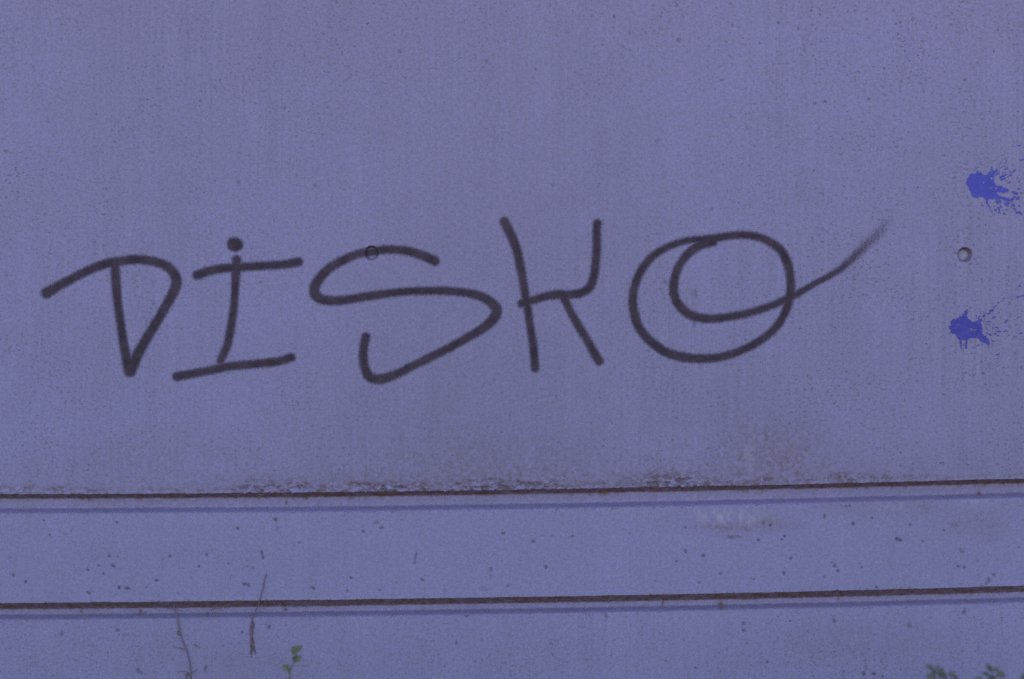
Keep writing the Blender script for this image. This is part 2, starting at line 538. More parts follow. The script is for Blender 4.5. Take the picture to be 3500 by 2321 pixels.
# broad stains and wide, faint tone patches: u, v, ru, rv, strength
STAINS_AND_TONES = [(2600, 1500, 190, 140, .15), (2700, 1570, 200, 90, .13), (1750, 2260, 2600, 110, .07), (2440, 1370, 180, 120, .06), (1800, 1560, 360, 70, .08), (520, 1560, 260, 70, .07),
          (2000, 1640, 800, 55, .13), (900, 1655, 600, 35, .08), (1750, 760, 900, 520, .06), (1300, 1330, 700, 200, .05), (3000, 1600, 500, 60, .06),
          (2480, 1805, 130, 14, .26), (2640, 1780, 40, 22, .22), (3020, 1730, 120, 40, .10), (3390, 1800, 90, 50, .10), (2720, 1800, 40, 14, .14),
          (110, 1800, 60, 40, .10), (3160, 1735, 60, 22, .14), (2560, 1780, 110, 26, .14), (2300, 1770, 130, 30, .07), (2860, 1740, 120, 22, .09), (3300, 1790, 120, 40, .08), (2360, 1040, 40, 60, .10), (1700, 1090, 700, 420, .05), (1500, 1480, 500, 160, .05),
          (2480, 1835, 40, 10, .15), (640, 1900, 1000, 60, .03), (2860, 2170, 260, 60, .08), (900, 2290, 240, 60, .06)]
PALES = [(2520, 1770, 90, 22, .55), (2430, 1760, 50, 26, .35), (2200, 1760, 120, 26, .16), (3060, 1730, 70, 18, .22), (3330, 1715, 50, 10, .4), (2560, 1560, 18, 60, .18),
         (2880, 1940, 12, 130, .10), (1950, 2060, 900, 8, .12), (1000, 2046, 900, 9, .14), (2560, 1500, 26, 90, .08), (2920, 2200, 10, 120, .14)]


def blotches(u, v, lst, seed, streaky):
    out = np.zeros_like(u)
    if streaky:
        n = 0.15 + 1.7 * sstep(0.40, 0.66, fbm(u / 10.0, v / 26.0, seed, 3, 0.6))
    else:
        n = 0.4 + 1.2 * fbm(u / 34.0, v / 34.0, seed, 4, 0.6)
    for cu, cv, ru, rv, s in lst:
        out += gauss(u, v, cu, cv, ru, rv) * s
    return out * n


def speck_weight(u, v, low):
    w = 1.0 - 0.62 * gauss(u, v, 1700, 560, 800, 380) - 0.5 * gauss(u, v, 1500, 1250, 650, 380)
    w = w * (0.62 + 0.62 * fbm(u / 330.0, v / 330.0, 81, 2))
    w = w + 0.25 * sstep(2300, 3300, u)
    return np.clip(w, 0.12, 1.15) * low


TIE = [(3298, 870), (1270, 865)]
TIE_R = 26.0


def axis_fine(lo, hi, step, far):
    a = np.arange(lo, hi + 1e-6, step)
    n = 14
    left = lo - np.geomspace(step * 4, lo - far[0], n)[::-1]
    right = hi + np.geomspace(step * 4, far[1] - hi, n)
    return np.concatenate([left, a, right])


FAR = (-5200.0, 8700.0)
V_TOP = V0 - (3.0 - ZC) / S
V_GROUND = V0 + (ZC + 0.12) / S


def panel_attrs(u, v, speck, extra_dirt=0.0):
    pit = bug_field(u, v)
    return pit, {"dirt_tint": np.clip(blotches(u, v, STAINS_AND_TONES, 91, False) + extra_dirt, 0, 1),
                 "pale": np.clip(0.65 * blotches(u, v, PALES, 95, True), 0, 1),
                 "speck": speck, "paint": np.zeros_like(u), "pit": pit * 0.66}


def build_upper():
    # coarse sheet above, with closer lines through the two tie holes
    ua = [np.arange(-200, 3701, 12.0)]
    da = [np.arange(120, 1801, 12.0)]
    for cu, cv in TIE:
        ua.append(np.arange(cu - 34, cu + 34.1, 1.7))
        dd = float(U_top(np.array([cu]))[0]) - cv
        da.append(np.arange(dd - 36, dd + 36.1, 1.7))
    for cu, cv, a, b, tl, s in BUGS:
        if cv < 1500:
            ua.append(np.arange(cu - a - 4, cu + a + 4.1, 3.0))
            dd = float(smooth_curve(np.array([cu]), KT)[0]) - cv
            da.append(np.arange(dd - b - 4, dd + b + 4.1, 3.0))

    def merge(lists, tol):
        x = np.unique(np.concatenate(lists)); out = [x[0]]
        for q in x[1:]:
            if q - out[-1] >= tol:
                out.append(q)
        return np.array(out)
    uax = merge(ua, 1.3)
    n = 12
    uax = np.concatenate([uax[0] - np.geomspace(40, uax[0] - FAR[0], n)[::-1], uax, uax[-1] + np.geomspace(40, FAR[1] - uax[-1], n)])
    dax = merge(da, 1.3)
    dax = np.concatenate([dax, np.linspace(dax[-1] + 40, 1690 - V_TOP, 30)])
    U, D = np.meshgrid(uax, dax[::-1])
    Vv = smooth_curve(U, KT) - D
    Vv[0, :] = V_TOP
    keepv = np.ones(U.shape, bool)
    for cu, cv in TIE:
        du = U - cu; dv = Vv - cv
        rr = np.hypot(du, dv)
        near = np.abs(rr - TIE_R) < 0.95
        f = np.where(near, TIE_R / np.maximum(rr, 1e-6), 1.0)
        U = cu + du * f; Vv = cv + dv * f
        keepv &= np.hypot(U - cu, Vv - cv) > TIE_R - 0.05
    pit, at1 = panel_attrs(U, Vv, speck_weight(U, Vv, 1.0), 0.10 * (1 - sstep(100, 300, D)) * fbm(U / 60, Vv / 40, 45, 3))
    Y = -(undulate(U, Vv) - pit * 0.0022)
    v1 = np.stack([WX(U), Y, WZ(Vv)], -1).reshape(-1, 3)
    kf = keepv[:-1, :-1] | keepv[1:, :-1] | keepv[1:, 1:] | keepv[:-1, 1:]
    kf = keepv[:-1, :-1] & keepv[1:, :-1] & keepv[1:, 1:] & keepv[:-1, 1:]
    f1 = grid_faces(*U.shape, keep=kf)
    # fine strip along the worn lip
    uf = axis_fine(-160, 3660, 2.4, FAR)
    dr = np.concatenate([np.arange(0, 70, 2.2), np.linspace(71, 120, 14)])
    U2, D2 = np.meshgrid(uf, dr[::-1])
    k = 1 - D2 / 120.0
    V2 = (smooth_curve(U2, KT) * (1 - k) + U_top(U2) * k) - D2
    cr = crumble(U2, D2)
    grain = fbm(U2 / 19.0, V2 / 12.0, 43, 4, 0.6)
    stones = sstep(0.55, 0.80, fbm(U2 / 16.0, V2 / 10.0, 47, 3, 0.5))
    ero = cr * (0.0025 + 0.006 * sstep(0.35, 0.7, 1 - grain)) - cr * stones * 0.0045
    band = (1 - sstep(0, 120, D2))
    ddirt = cr * (0.36 * sstep(0.44, 0.66, 1 - grain) - 0.1) * (1 - 0.75 * stones) + 0.24 * band ** 2 * fbm(U2 / 50, V2 / 30, 46, 3) * np.interp(U2, CR_U, CR_A)
    ddirt = ddirt + 0.10 * (1 - sstep(100, 300, D2)) * fbm(U2 / 60, V2 / 40, 45, 3)
    pit2, at2 = panel_attrs(U2, V2, speck_weight(U2, V2, 1.0), np.clip(ddirt, 0, 0.95))
    at2["pale"] = np.clip(at2["pale"] + cr * stones * 0.34, 0, 1)
    Y2 = -(undulate(U2, V2) - pit2 * 0.002 - ero)
    v2 = np.stack([WX(U2), Y2, WZ(V2)], -1).reshape(-1, 3)
    f2 = grid_faces(*U2.shape, off=len(v1))
    verts = np.concatenate([v1, v2]); faces = np.concatenate([f1, f2])
    attrs = {q: np.concatenate([at1[q].ravel(), at2[q].ravel()]) for q in at1}
    verts, faces, attrs = compact(verts, faces, attrs)
    raw_mesh("upper_panel", verts, faces, M_WALL, wall, attrs)
    return uf, Y2[-1], V2[-1]


def build_groove(uf, lip_y, lip_v, bot_fn, depth, dz_top, dz_low, seed, name, top_brown):
    """recess: overhanging top slope, back face, shallow ledge below"""
    n = len(uf)
    vb = bot_fn(uf)
    yb = -undulate(uf, vb)
    j = lambda s, a, f=30.0: (fbm(uf / f, 1.1, seed + s, 3, 0.6) - 0.5) * a
    rows = []
    T = dz_top / S; Lw = dz_low / S
    top_end_v = lip_v.mean() * 0 + smooth_curve(uf, KT if name_is_upper(name) else KL) + T + j(1, 2.4)
    for q in np.linspace(0, 1, 7):
        rows.append((lip_v * (1 - q) + top_end_v * q, lip_y * (1 - q) + depth * q, q, 0))
    low_v = vb - Lw + j(2, 1.6)
    for q in np.linspace(0, 1, 8)[1:]:
        rows.append((top_end_v * (1 - q) + low_v * q, np.full(n, depth) + j(3, 0.0006), q, 1))
    for q in np.linspace(0, 1, 10)[1:]:
        rr = q * q * (3 - 2 * q)
        rows.append((low_v * (1 - q) + vb * q, depth * (1 - rr) + yb * rr, q, 2))
    Vv = np.stack([a for a, *_ in rows]); Y = np.stack([b for _, b, *_ in rows])
    U = np.broadcast_to(uf, Vv.shape).copy()
    nz = fbm(U / 30.0, Vv / 10.0, seed + 9, 3)
    dirt_tint = np.zeros_like(U); ledge_tint = np.zeros_like(U)
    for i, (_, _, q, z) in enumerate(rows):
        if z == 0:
            dirt_tint[i] = top_brown * (0.75 + 0.5 * nz[i])  # top slope mixed towards brown along its whole length
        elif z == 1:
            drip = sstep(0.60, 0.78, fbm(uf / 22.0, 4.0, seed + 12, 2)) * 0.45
            dirt_tint[i] = (0.07 + drip * (1 - sstep(0.05, 0.5, np.full(n, q)))) * (0.6 + 0.8 * nz[i]) + 0.5 * (1 - sstep(0.0, 0.09, np.full(n, q)))
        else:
            dirt_tint[i] = 0.20 * (0.5 + nz[i])  # ledge mixed slightly towards brown
            ledge_tint[i] = 0.55 * float(sstep(0, 0.35, q)) * (1 - 0.6 * float(sstep(0.85, 1.0, q))) * (0.7 + 0.6 * nz[i])  # violet tint on the ledge, weaker towards both edges
    extra = [(294, 1708, 5, 8), (270, 1706, 9, 6), (3356, 1690, 7, 7), (974, 1722, 4, 7), (1158, 1699, 12, 5), (1317, 1697, 16, 5), (1040, 1706, 9, 5), (800, 1704, 6, 4),
             (472, 2096, 6, 7), (490, 2098, 5, 4), (705, 2104, 6, 5), (268, 2096, 6, 6), (965, 2076, 6, 6), (973, 2089, 6, 4), (2268, 2068, 4, 9), (2470, 2070, 9, 9), (2465, 2084, 6, 6), (2873, 2052, 4, 5)]
    for cu, cv, a, b in extra:
        dirt_tint += 0.9 * gauss(U, Vv, cu, cv, a, b)
    at_ = {"dirt_tint": np.clip(dirt_tint, 0, 0.97), "pale": np.zeros_like(U), "speck": np.full_like(U, 0.25), "paint": np.zeros_like(U), "pit": np.zeros_like(U), "ledge_tint": np.clip(ledge_tint, 0, 1)}
    Y = Y + (fbm(U / 16.0, Vv / 9.0, seed + 14, 3) - 0.5) * 0.0007 * np.array([0 if i in (0, len(rows) - 1) else 1 for i in range(len(rows))])[:, None]
    verts = np.stack([WX(U), Y, WZ(Vv)], -1).reshape(-1, 3)
    return raw_mesh(name, verts, grid_faces(*U.shape), M_WALL, wall, at_, smooth=True)


def name_is_upper(name):
    return not name.startswith("lower")


def build_band(uf, top_fn, bot_fn, name, rows, speck, warp):
    t = np.linspace(0, 1, rows) if warp is None else warp
    U, T = np.meshgrid(uf, t)
    Vt = top_fn(U); Vb = bot_fn(U)
    Vv = Vt * (1 - T) + Vb * T
    edge = np.exp(-(Vb - Vv) / 7.0) + np.exp(-(Vv - Vt) / 9.0)
    pit, a = panel_attrs(U, Vv, speck_weight(U, Vv, speck))
    chip = sstep(0.62, 0.8, fbm(U / 13.0, Vv / 13.0, 141, 3)) * edge
    a["dirt_tint"] = np.clip(a["dirt_tint"] + 0.35 * chip, 0, 1)
    Y = -(undulate(U, Vv) - pit * 0.0030 - 0.0016 * chip)
    Y[0, :] = -undulate(U[0], Vv[0])
    verts = np.stack([WX(U), Y, WZ(Vv)], -1).reshape(-1, 3)
    raw_mesh(name, verts, grid_faces(*U.shape), M_WALL, wall, a)
    return Y[-1], Vv[-1]


UF, ly, lv = build_upper()
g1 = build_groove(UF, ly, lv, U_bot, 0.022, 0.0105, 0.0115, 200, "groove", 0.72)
ly2, lv2 = build_band(UF, U_bot, L_top, "middle_band", 130, 0.30, None)
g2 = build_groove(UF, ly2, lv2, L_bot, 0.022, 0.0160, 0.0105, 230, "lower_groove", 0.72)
g1["label"] = "upper horizontal groove with a worn crumbling lip"
g2.name = "groove"
g2["label"] = "lower horizontal groove with a clean dark top edge"
wp = np.concatenate([np.linspace(0, 0.34, 104), np.linspace(0.36, 1, 14)])
build_band(UF, L_bot, lambda u: np.full_like(u, V_GROUND), "lower_panel", None, 0.85, wp)

# solid body behind the cast face
x0, x1 = float(WX(FAR[0])), float(WX(FAR[1]))
bv = [(x, y, z) for z in (-0.12, 3.0) for y in (0.024, 0.30) for x in (x0, x1)]
bf = [(0, 1, 5, 4), (2, 6, 7, 3), (0, 4, 6, 2), (1, 3, 7, 5), (4, 5, 7, 6), (0, 2, 3, 1)]
py_mesh("wall_core", bv, [f for i, f in enumerate(bf) if i != 0], M_WALL, wall, smooth=False)
cv_ = [(x, y, z) for z in (2.999, 3.08) for y in (-0.03, 0.33) for x in (x0 - 0.02, x1 + 0.02)]
py_mesh("coping", cv_, bf, M_WALL, wall, smooth=False)

# ------------------------------------------------------------------ sprayed letters
LETTERS = {
 'D': [[(160,1001,17),(199,978,14),(249,951,13),(298,926,13),(340,909,13),(381,897,13.5),(423,891,13.5),(468,887,13.5),(518,892,13.5),(560,905,14),(589,926,14.5),(601,949,15.5),(603,969,15.5),(593,998,15),(568,1044,14),(539,1094,14),(497,1164,14.5),(464,1226,16),(445,1270,17)],
       [(394,900,14),(396,957,14),(402,1032,13),(410,1094,12.5),(421,1164,13),(433,1226,15),(443,1268,18)]],
 'I': [[(797,834,20),(803,836,22),(809,836,20)],
       [(674,940,14),(716,926,13),(757,918,12.5),(807,914,13),(861,911,12.5),(923,907,12.5),(977,903,12.5),(1021,895,13)],
       [(809,888,13),(807,932,13),(803,990,11.5),(799,1052,11.5),(790,1115,12),(780,1168,12),(768,1202,12),(754,1232,11)],
       [(604,1287,13),(654,1278,12.5),(716,1266,12.5),(778,1253,12.5),(840,1247,12.5),(902,1241,12.5),(952,1235,12.5),(994,1222,12.5)]],
 'S': [[(1487,892,14),(1456,878,13.5),(1415,864,13),(1373,855,12.5),(1323,853,12.5),(1269,860,12.5),(1224,868,12.5),(1178,887,13.5),(1137,909,13.5),(1104,938,14),(1083,965,15),(1075,990,15.5),(1083,1013,15.5),(1108,1025,14.5),(1153,1028,13),(1207,1021,12),(1269,1011,12),(1332,1002,11.5),(1394,996,11.5),(1456,994,11.5),(1518,994,12),(1580,999,12),(1630,1009,13),(1667,1025,14),(1692,1048,15.5),(1698,1065,16),(1686,1090,15.5),(1655,1119,14),(1601,1152,12.5),(1539,1187,12),(1477,1218,12),(1415,1249,12),(1361,1276,12.5),(1315,1293,14),(1282,1295,14.5),(1259,1283,14),(1247,1256,13),(1242,1218,12.5),(1244,1181,12.5),(1251,1152,13)]],
 'K': [[(1724,758,14),(1745,800,13.5),(1766,853,13),(1778,907,12.5),(1789,969,12),(1799,1028,12),(1809,1094,11.5),(1820,1168,11.5),(1826,1222,12),(1829,1258,12)],
       [(1783,1037,12),(1824,1025,12),(1865,1013,12),(1907,1007,13.5),(1952,1007,13),(1986,1001,13),(2015,982,13),(2029,949,12.5),(2035,907,12),(2039,845,12),(2039,791,12),(2042,763,12.5)],
       [(1928,1019,12.5),(1952,1069,11.5),(1981,1119,12),(2010,1168,12),(2035,1214,13),(2048,1233,13)]],
 'O': [[(2438,828,12),(2404,834,14),(2375,849,13.5),(2345,874,12.5),(2322,908,12),(2307,946,12.5),(2302,984,13),(2307,1018,13.5),(2324,1047,13.5),(2354,1073,13.5),(2392,1086,13),(2438,1089,12.5),(2489,1083,11.5),(2544,1073,11),(2599,1058,11),(2650,1039,10.5),(2692,1020,11),(2734,999,9.5),(2785,969,10),(2836,942,12.5),(2882,912,15),(2925,872,18),(2967,832,22),(3003,795,25),(3028,762,26),(3046,732,26)],
       [(2420,818,10),(2371,819,9.5),(2320,830,9.5),(2269,851,10),(2223,883,11),(2189,929,12),(2170,976,12),(2163,1022,12.5),(2166,1064,13),(2180,1111,13.5),(2206,1149,13.5),(2244,1183,13.5),(2286,1208,13.5),(2337,1221,13.5),(2396,1226,13),(2459,1221,12),(2523,1202,11.5),(2578,1176,11.5),(2624,1145,11.5),(2658,1111,11.5),(2683,1069,11.5),(2698,1022,12.5),(2703,980,13),(2700,938,13),(2690,895,13),(2667,853,12.5),(2633,828,12),(2595,811,11.5),(2544,803,11),(2493,806,11),(2451,813,12),(2409,819,13)]],
}


def stroke_fade(letter, si, pts):
    """how thick the paint lies along a stroke (the last stroke of the O runs dry)"""
    f = np.ones(len(pts))
    if letter == 'O' and si == 0:
        f = np.interp(pts[:, 0], [2690, 2760, 2820, 2880, 2925, 2967, 3005, 3028, 3045], [1, 0.85, 0.67, 0.56, 0.48, 0.43, 0.38, 0.31, 0.20])
        f[:len(pts) // 3] = 1.0
        f[pts[:, 1] > 1000] = 1.0
    return f


def cover_field(letter, U, V):
    """paint cover on the wall at each place: 1 in the line, 0.5 at its edge, thin spray beyond"""
    best = np.full(U.shape, -9.0); near = np.full(U.shape, 9e9)
    for si, st in enumerate(LETTERS[letter]):
        p = catmull(st, 3.5); fd = stroke_fade(letter, si, p)
        for (pu, pv, pr), f in zip(p, fd):
            a = int(np.searchsorted(U[0], pu - 46)); b = int(np.searchsorted(U[0], pu + 46))
            c = int(np.searchsorted(V[:, 0], pv - 46)); d_ = int(np.searchsorted(V[:, 0], pv + 46))
            if a >= b or c >= d_:
                continue
            dd = np.hypot(U[c:d_, a:b] - pu, V[c:d_, a:b] - pv)
            val = np.clip(0.54 - (dd - pr) / 26.0, -0.2, 1.15)
            val = np.maximum(val, 0.30 * np.exp(-np.clip(dd - pr, 0, None) / 12.0))
            if f < 1:
                mist = 1.12 * f * np.exp(-(dd / (1.25 * pr)) ** 2)
                w_ = min(1.0, (1 - f) / 0.3)
                val = val * (1 - w_) + mist * w_
            best[c:d_, a:b] = np.maximum(best[c:d_, a:b], val)
            near[c:d_, a:b] = np.minimum(near[c:d_, a:b], dd - pr)
    return best, near


letter_words = {'D': "black sprayed letter D with a long leading stroke", 'I': "black sprayed letter I with bars and a dot",
                'S': "black sprayed wide letter S crossing the tie hole", 'K': "black sprayed letter K with a curved arm",
                'O': "black sprayed letter O of two loops with a fading tail"}
for li, (L, strokes) in enumerate(LETTERS.items()):
    allp = np.concatenate([np.array(s) for s in strokes])
    ua = np.arange(allp[:, 0].min() - 44, allp[:, 0].max() + 44, 2.6)
    va = np.arange(allp[:, 1].min() - 44, allp[:, 1].max() + 44, 2.6)
    U, V = np.meshgrid(ua, va)
    cov, near = cover_field(L, U, V)
    keep = (near < 16 + 12 * (fbm(U / 30, V / 30, 400 + li, 2)))
    for cu, cv in TIE:
        keep &= np.hypot(U - cu, V - cv) > TIE_R - 1.0
    kf = keep[:-1, :-1] & keep[1:, :-1] & keep[1:, 1:] & keep[:-1, 1:]
    Y = -(undulate(U, V) + 0.00055)
    verts = np.stack([WX(U), Y, WZ(V)], -1).reshape(-1, 3)
    v_, f_, a_ = compact(verts, grid_faces(*U.shape, keep=kf), {"cover": cov})
    o = raw_mesh("graffiti_letter", v_, f_, M_SPRAY, wall, a_)
    o["label"] = letter_words[L]

# ------------------------------------------------------------------ form tie holes
for ti, (cu, cv) in enumerate(TIE):
    org = (float(WX(cu)), 0.0, float(WZ(cv)))
    n = 48
    prof = [(27.0, 0.0012), (26.2, -0.0002), (25.2, 0.001), (23.5, 0.005), (21.0, 0.010), (19.0, 0.016)] if ti == 0 else \
           [(27.0, 0.0012), (26.2, -0.0002), (25.2, 0.001), (24.0, 0.004), (22.0, 0.008), (20.5, 0.011)]
    ang = np.linspace(0, 2 * np.pi, n, endpoint=False)
    U = np.stack([cu + np.cos(ang) * rr for rr, _ in prof]); V = np.stack([cv + np.sin(ang) * rr for rr, _ in prof])
    Y = np.stack([np.full(n, y) for _, y in prof]) - undulate(U, V)
    idx = np.arange(len(prof) * n).reshape(len(prof), n)
    f = np.stack([idx[:-1], np.roll(idx, -1, 1)[:-1], np.roll(idx, -1, 1)[1:], idx[1:]], -1).reshape(-1, 4)
    ring = np.repeat(np.arange(len(prof)), n).reshape(len(prof), n)
    nz = fbm(U / 6, V / 6, 501 + ti, 3)
    dirt_tint = np.where(ring >= 2, (0.42 if ti == 0 else 0.12) * (0.5 + nz), 0.08)
    ring_arr = {"dirt_tint": dirt_tint, "pale": np.zeros_like(U), "speck": np.full_like(U, .4), "pit": np.zeros_like(U)}
    paint = np.zeros_like(U)
    if ti == 1:
        us = np.arange(1200, 1340, 2.0); vs = np.arange(800, 930, 2.0)
        UU, VV = np.meshgrid(us, vs); cf, _ = cover_field('S', UU, VV)
        look = lambda u, v: np.clip(cf[np.clip(((v - 800) / 2).round().astype(int), 0, len(vs) - 1), np.clip(((u - 1200) / 2).round().astype(int), 0, len(us) - 1)], 0, 1)
        paint = look(U, V)
        paint = np.where(ring >= 1, np.maximum(np.clip(paint * 1.2, 0, 0.9), 0.7 * (V < cv - 2)), paint)
    ring_arr["paint"] = paint
    verts = np.stack([WX(U), Y, WZ(V)], -1).reshape(-1, 3)
    hole = raw_mesh("form_tie_hole", verts, f, M_WALL, wall, ring_arr)
    hole["label"] = "round tie hole between the two blue splashes" if ti == 0 else "round tie hole oversprayed by the letter S"
    rings = [0.0, 4.0, 8.0, 12.0, 15.0, 18.0, prof[-1][0] + 0.8]
    U = np.stack([cu + np.cos(ang) * max(rr, 0.01) for rr in rings]); V = np.stack([cv + np.sin(ang) * max(rr, 0.01) for rr in rings])
    dep = prof[-1][1]
    Y = np.stack([np.full(n, dep - 0.0030 * (1 - (rr / 20.0) ** 2 * 0.8)) for rr in rings]) + (fbm(U / 7, V / 7, 510 + ti, 2) - .5) * 0.0015
    Y[0] = Y[0, 0]
    idx = np.arange(len(rings) * n).reshape(len(rings), n)
    f = np.stack([idx[:-1], idx[1:], np.roll(idx, -1, 1)[1:], np.roll(idx, -1, 1)[:-1]], -1).reshape(-1, 4)
    paint = np.zeros_like(U)
    if ti == 1:
        paint = np.clip((look(U, V - 2) - 0.25) * 2.2, 0, 0.95)
    edge = sstep(13, 20, np.hypot(U - cu, V - cv))
    raw_mesh("plug", np.stack([WX(U), Y, WZ(V)], -1).reshape(-1, 3), f, M_WALL, hole,
             {"dirt_tint": (0.55 if ti == 0 else 0.2) * edge, "pale": 0.85 * (1 - edge), "speck": np.full_like(U, .2), "pit": np.zeros_like(U), "paint": paint})


# ------------------------------------------------------------------ splashes of blue paint
def inside_poly(U, V, poly):
    res = np.zeros(U.shape, bool)
    n = len(poly); j = n - 1
    for i in range(n):
        xi, yi = poly[i]; xj, yj = poly[j]
        c = ((yi > V) != (yj > V)) & (U < (xj - xi) * (V - yi) / (yj - yi + 1e-9) + xi)
        res ^= c; j = i
    return res


def zpt(p):
    return (3150 + p[0] / 1.96, 450 + p[1] / 1.96)


SPL1 = [(300,345),(308,310),(322,288),(335,278),(350,284),(365,282),(380,272),(395,278),(420,292),(440,284),(455,287),(470,276),(490,263),(507,268),(490,285),(484,310),(487,335),(490,350),(510,362),(530,362),(550,375),(568,378),(584,392),(580,408),(560,405),(545,412),(520,400),(500,405),(505,420),(522,428),(540,438),(560,438),(580,447),(602,452),(592,468),(570,462),(550,464),(540,450),(520,448),(510,458),(490,450),(470,456),(450,450),(440,458),(430,448),(410,440),(390,436),(370,440),(355,435),(345,440),(338,425),(330,410),(318,395),(312,372),(302,360)]
SPL2 = [(176,1305),(192,1300),(198,1270),(210,1255),(230,1255),(250,1242),(255,1225),(262,1242),(278,1228),(290,1205),(308,1188),(312,1200),(302,1225),(304,1245),(320,1262),(335,1278),(355,1270),(375,1268),(390,1250),(408,1252),(400,1275),(395,1285),(408,1310),(405,1340),(408,1358),(425,1368),(440,1385),(455,1415),(450,1435),(430,1422),(410,1412),(390,1398),(365,1378),(345,1388),(320,1385),(306,1392),(306,1430),(304,1458),(294,1458),(290,1430),(292,1398),(276,1392),(268,1400),(270,1430),(274,1458),(264,1460),(258,1425),(250,1392),(238,1372),(226,1358),(205,1358),(195,1350),(200,1330),(188,1320)]


def splash(name, poly, holes, fil, seed, fan, mat, label, n_drop):
    poly = [zpt(p) for p in poly]
    pc = np.mean(poly, axis=0)
    ua = np.arange(3225, 3560, 1.15)
    va = np.arange(min(p[1] for p in poly) - 125, max(p[1] for p in poly) + 70, 1.15)
    U, V = np.meshgrid(ua, va)
    ju = (fbm(U / 5.0, V / 5.0, seed, 3, 0.6) - 0.5) * 11; jv = (fbm(U / 5.0, V / 5.0, seed + 3, 3, 0.6) - 0.5) * 11
    m = inside_poly(U + ju, V + jv, poly)
    for hx, hy, hr in holes:
        c = zpt((hx, hy)); m &= np.hypot(U + ju * .4 - c[0], V + jv * .4 - c[1]) > hr / 1.96
    for a, b, w0, w1 in fil:
        a = np.array(zpt(a)); b = np.array(zpt(b)); d = b - a; L = np.hypot(*d)
        t = np.clip(((U - a[0]) * d[0] + (V - a[1]) * d[1]) / (L * L), 0, 1)
        dd = np.hypot(U - a[0] - t * d[0] + ju * .25, V - a[1] - t * d[1] + jv * .25)
        gap = vnoise(t * L / 7.0, 0 * t, seed + int(a[0])) > 0.28
        m |= (dd < (w0 * (1 - t) + w1 * t) / 1.96) & gap
    g = np.random.default_rng(seed)
    for k in range(n_drop):
        f0, f1, r0, r1, sz = fan[g.integers(len(fan))]
        a = math.radians(g.uniform(f0, f1)); rr = r0 + (r1 - r0) * g.random() ** 0.8
        cx, cy = pc[0] + math.cos(a) * rr, pc[1] + math.sin(a) * rr
        s = 1.15 * sz * g.uniform(0.35, 1.0) ** 1.6 * (1.25 - 0.6 * (rr - r0) / (r1 - r0 + 1))
        el = g.uniform(1.0, 2.6)
        du = U + ju * .35 - cx; dv = V + jv * .35 - cy
        x = du * math.cos(a) + dv * math.sin(a); y = -du * math.sin(a) + dv * math.cos(a)
        m |= (x / el) ** 2 + y ** 2 < s * s
    Y = -(undulate(U, V) + 0.0006 + 0.0005 * fbm(U / 8, V / 8, seed + 8, 2))
    kf = (m[:-1, :-1].astype(int) + m[1:, :-1] + m[1:, 1:] + m[:-1, 1:]) >= 3
    v_, f_, _ = compact(np.stack([WX(U), Y, WZ(V)], -1).reshape(-1, 3), grid_faces(*U.shape, keep=kf), {})
    o = raw_mesh(name, v_, f_, mat, wall)
    o["label"] = label


splash("paint_splash", SPL1, [(415,340,6),(468,312,8),(461,335,4),(463,378,6),(500,378,8),(385,300,3),(440,400,4),(425,300,4),(540,385,5),(450,325,3),(480,405,5)],
       [((345,270),(378,232),1.5,1.5),((372,278),(372,240),6,2),((385,228),(398,200),2,2),((392,205),(402,180),5,1),((388,270),(402,282),5,3),((505,250),(548,178),2,1.5),((520,244),(590,215),2.5,1.2),
        ((437,455),(437,515),7,7),((440,470),(480,555),3,2),((440,500),(470,500),3,2),((400,490),(420,500),3,1),((498,450),(498,475),3,2),((560,390),(590,400),4,1),((600,450),(645,455),6,5),((620,515),(665,545),5,5),
        ((655,190),(690,186),4,5),((625,102),(656,92),3,5),((640,108),(640,95),2,2),((640,470),(690,480),3,3),((520,290),(535,335),1.5,2.5),((500,305),(545,300),1.2,1.2),((520,515),(525,545),3,2),((555,535),(560,560),4,2)],
       610, [(-38, 12, 55, 150, 3.0), (8, 42, 70, 165, 3.2), (-60, -35, 50, 110, 2.6), (42, 80, 48, 100, 3.0), (-100, -60, 48, 75, 2.4)], M_BLUE,
       "bright blue paint splash above the tie hole", 190)
splash("paint_splash", SPL2, [(245,1293,5),(332,1325,9),(352,1330,6),(362,1322,4),(375,1362,4),(395,1348,4),(300,1310,2)],
       [((410,1240),(460,1212),5,4),((462,1200),(480,1192),8,5),((480,1180),(520,1150),3,1.5),((520,1140),(580,1105),1.5,1.5),((600,1125),(640,1108),2,2),((640,1108),(690,1096),5,4),((640,1090),(600,1110),1.5,1),
        ((655,1035),(672,1028),6,4),((430,1310),(445,1330),3,2),((470,1340),(520,1335),2,2),((515,1340),(575,1335),5,4),((500,1368),(590,1368),1.2,1.2),((555,1280),(575,1260),4,3),((410,1270),(450,1275),2,1.2),
        ((345,1448),(385,1428),3,3),((500,1495),(518,1490),5,4),((660,1352),(672,1348),6,4),((325,1180),(340,1182),4,3),((180,1355),(188,1352),3,2),((590,1340),(690,1335),1.2,1.2)],
       640, [(-48, -18, 55, 170, 2.5), (-18, 12, 58, 140, 2.4), (12, 45, 60, 95, 2.0), (-60, -40, 50, 90, 2.0)], M_BLUE2,
       "darker blue paint splash below the tie hole, with two drips", 100)


# ------------------------------------------------------------------ dried vines on the wall
def jitter_line(pts, seed, amp=2.0, step=8.0):
    p = catmull(pts, step)
    p[:, 0] += (fbm(np.arange(len(p)) / 2.3, 0.3, seed, 3) - 0.5) * amp
    return p


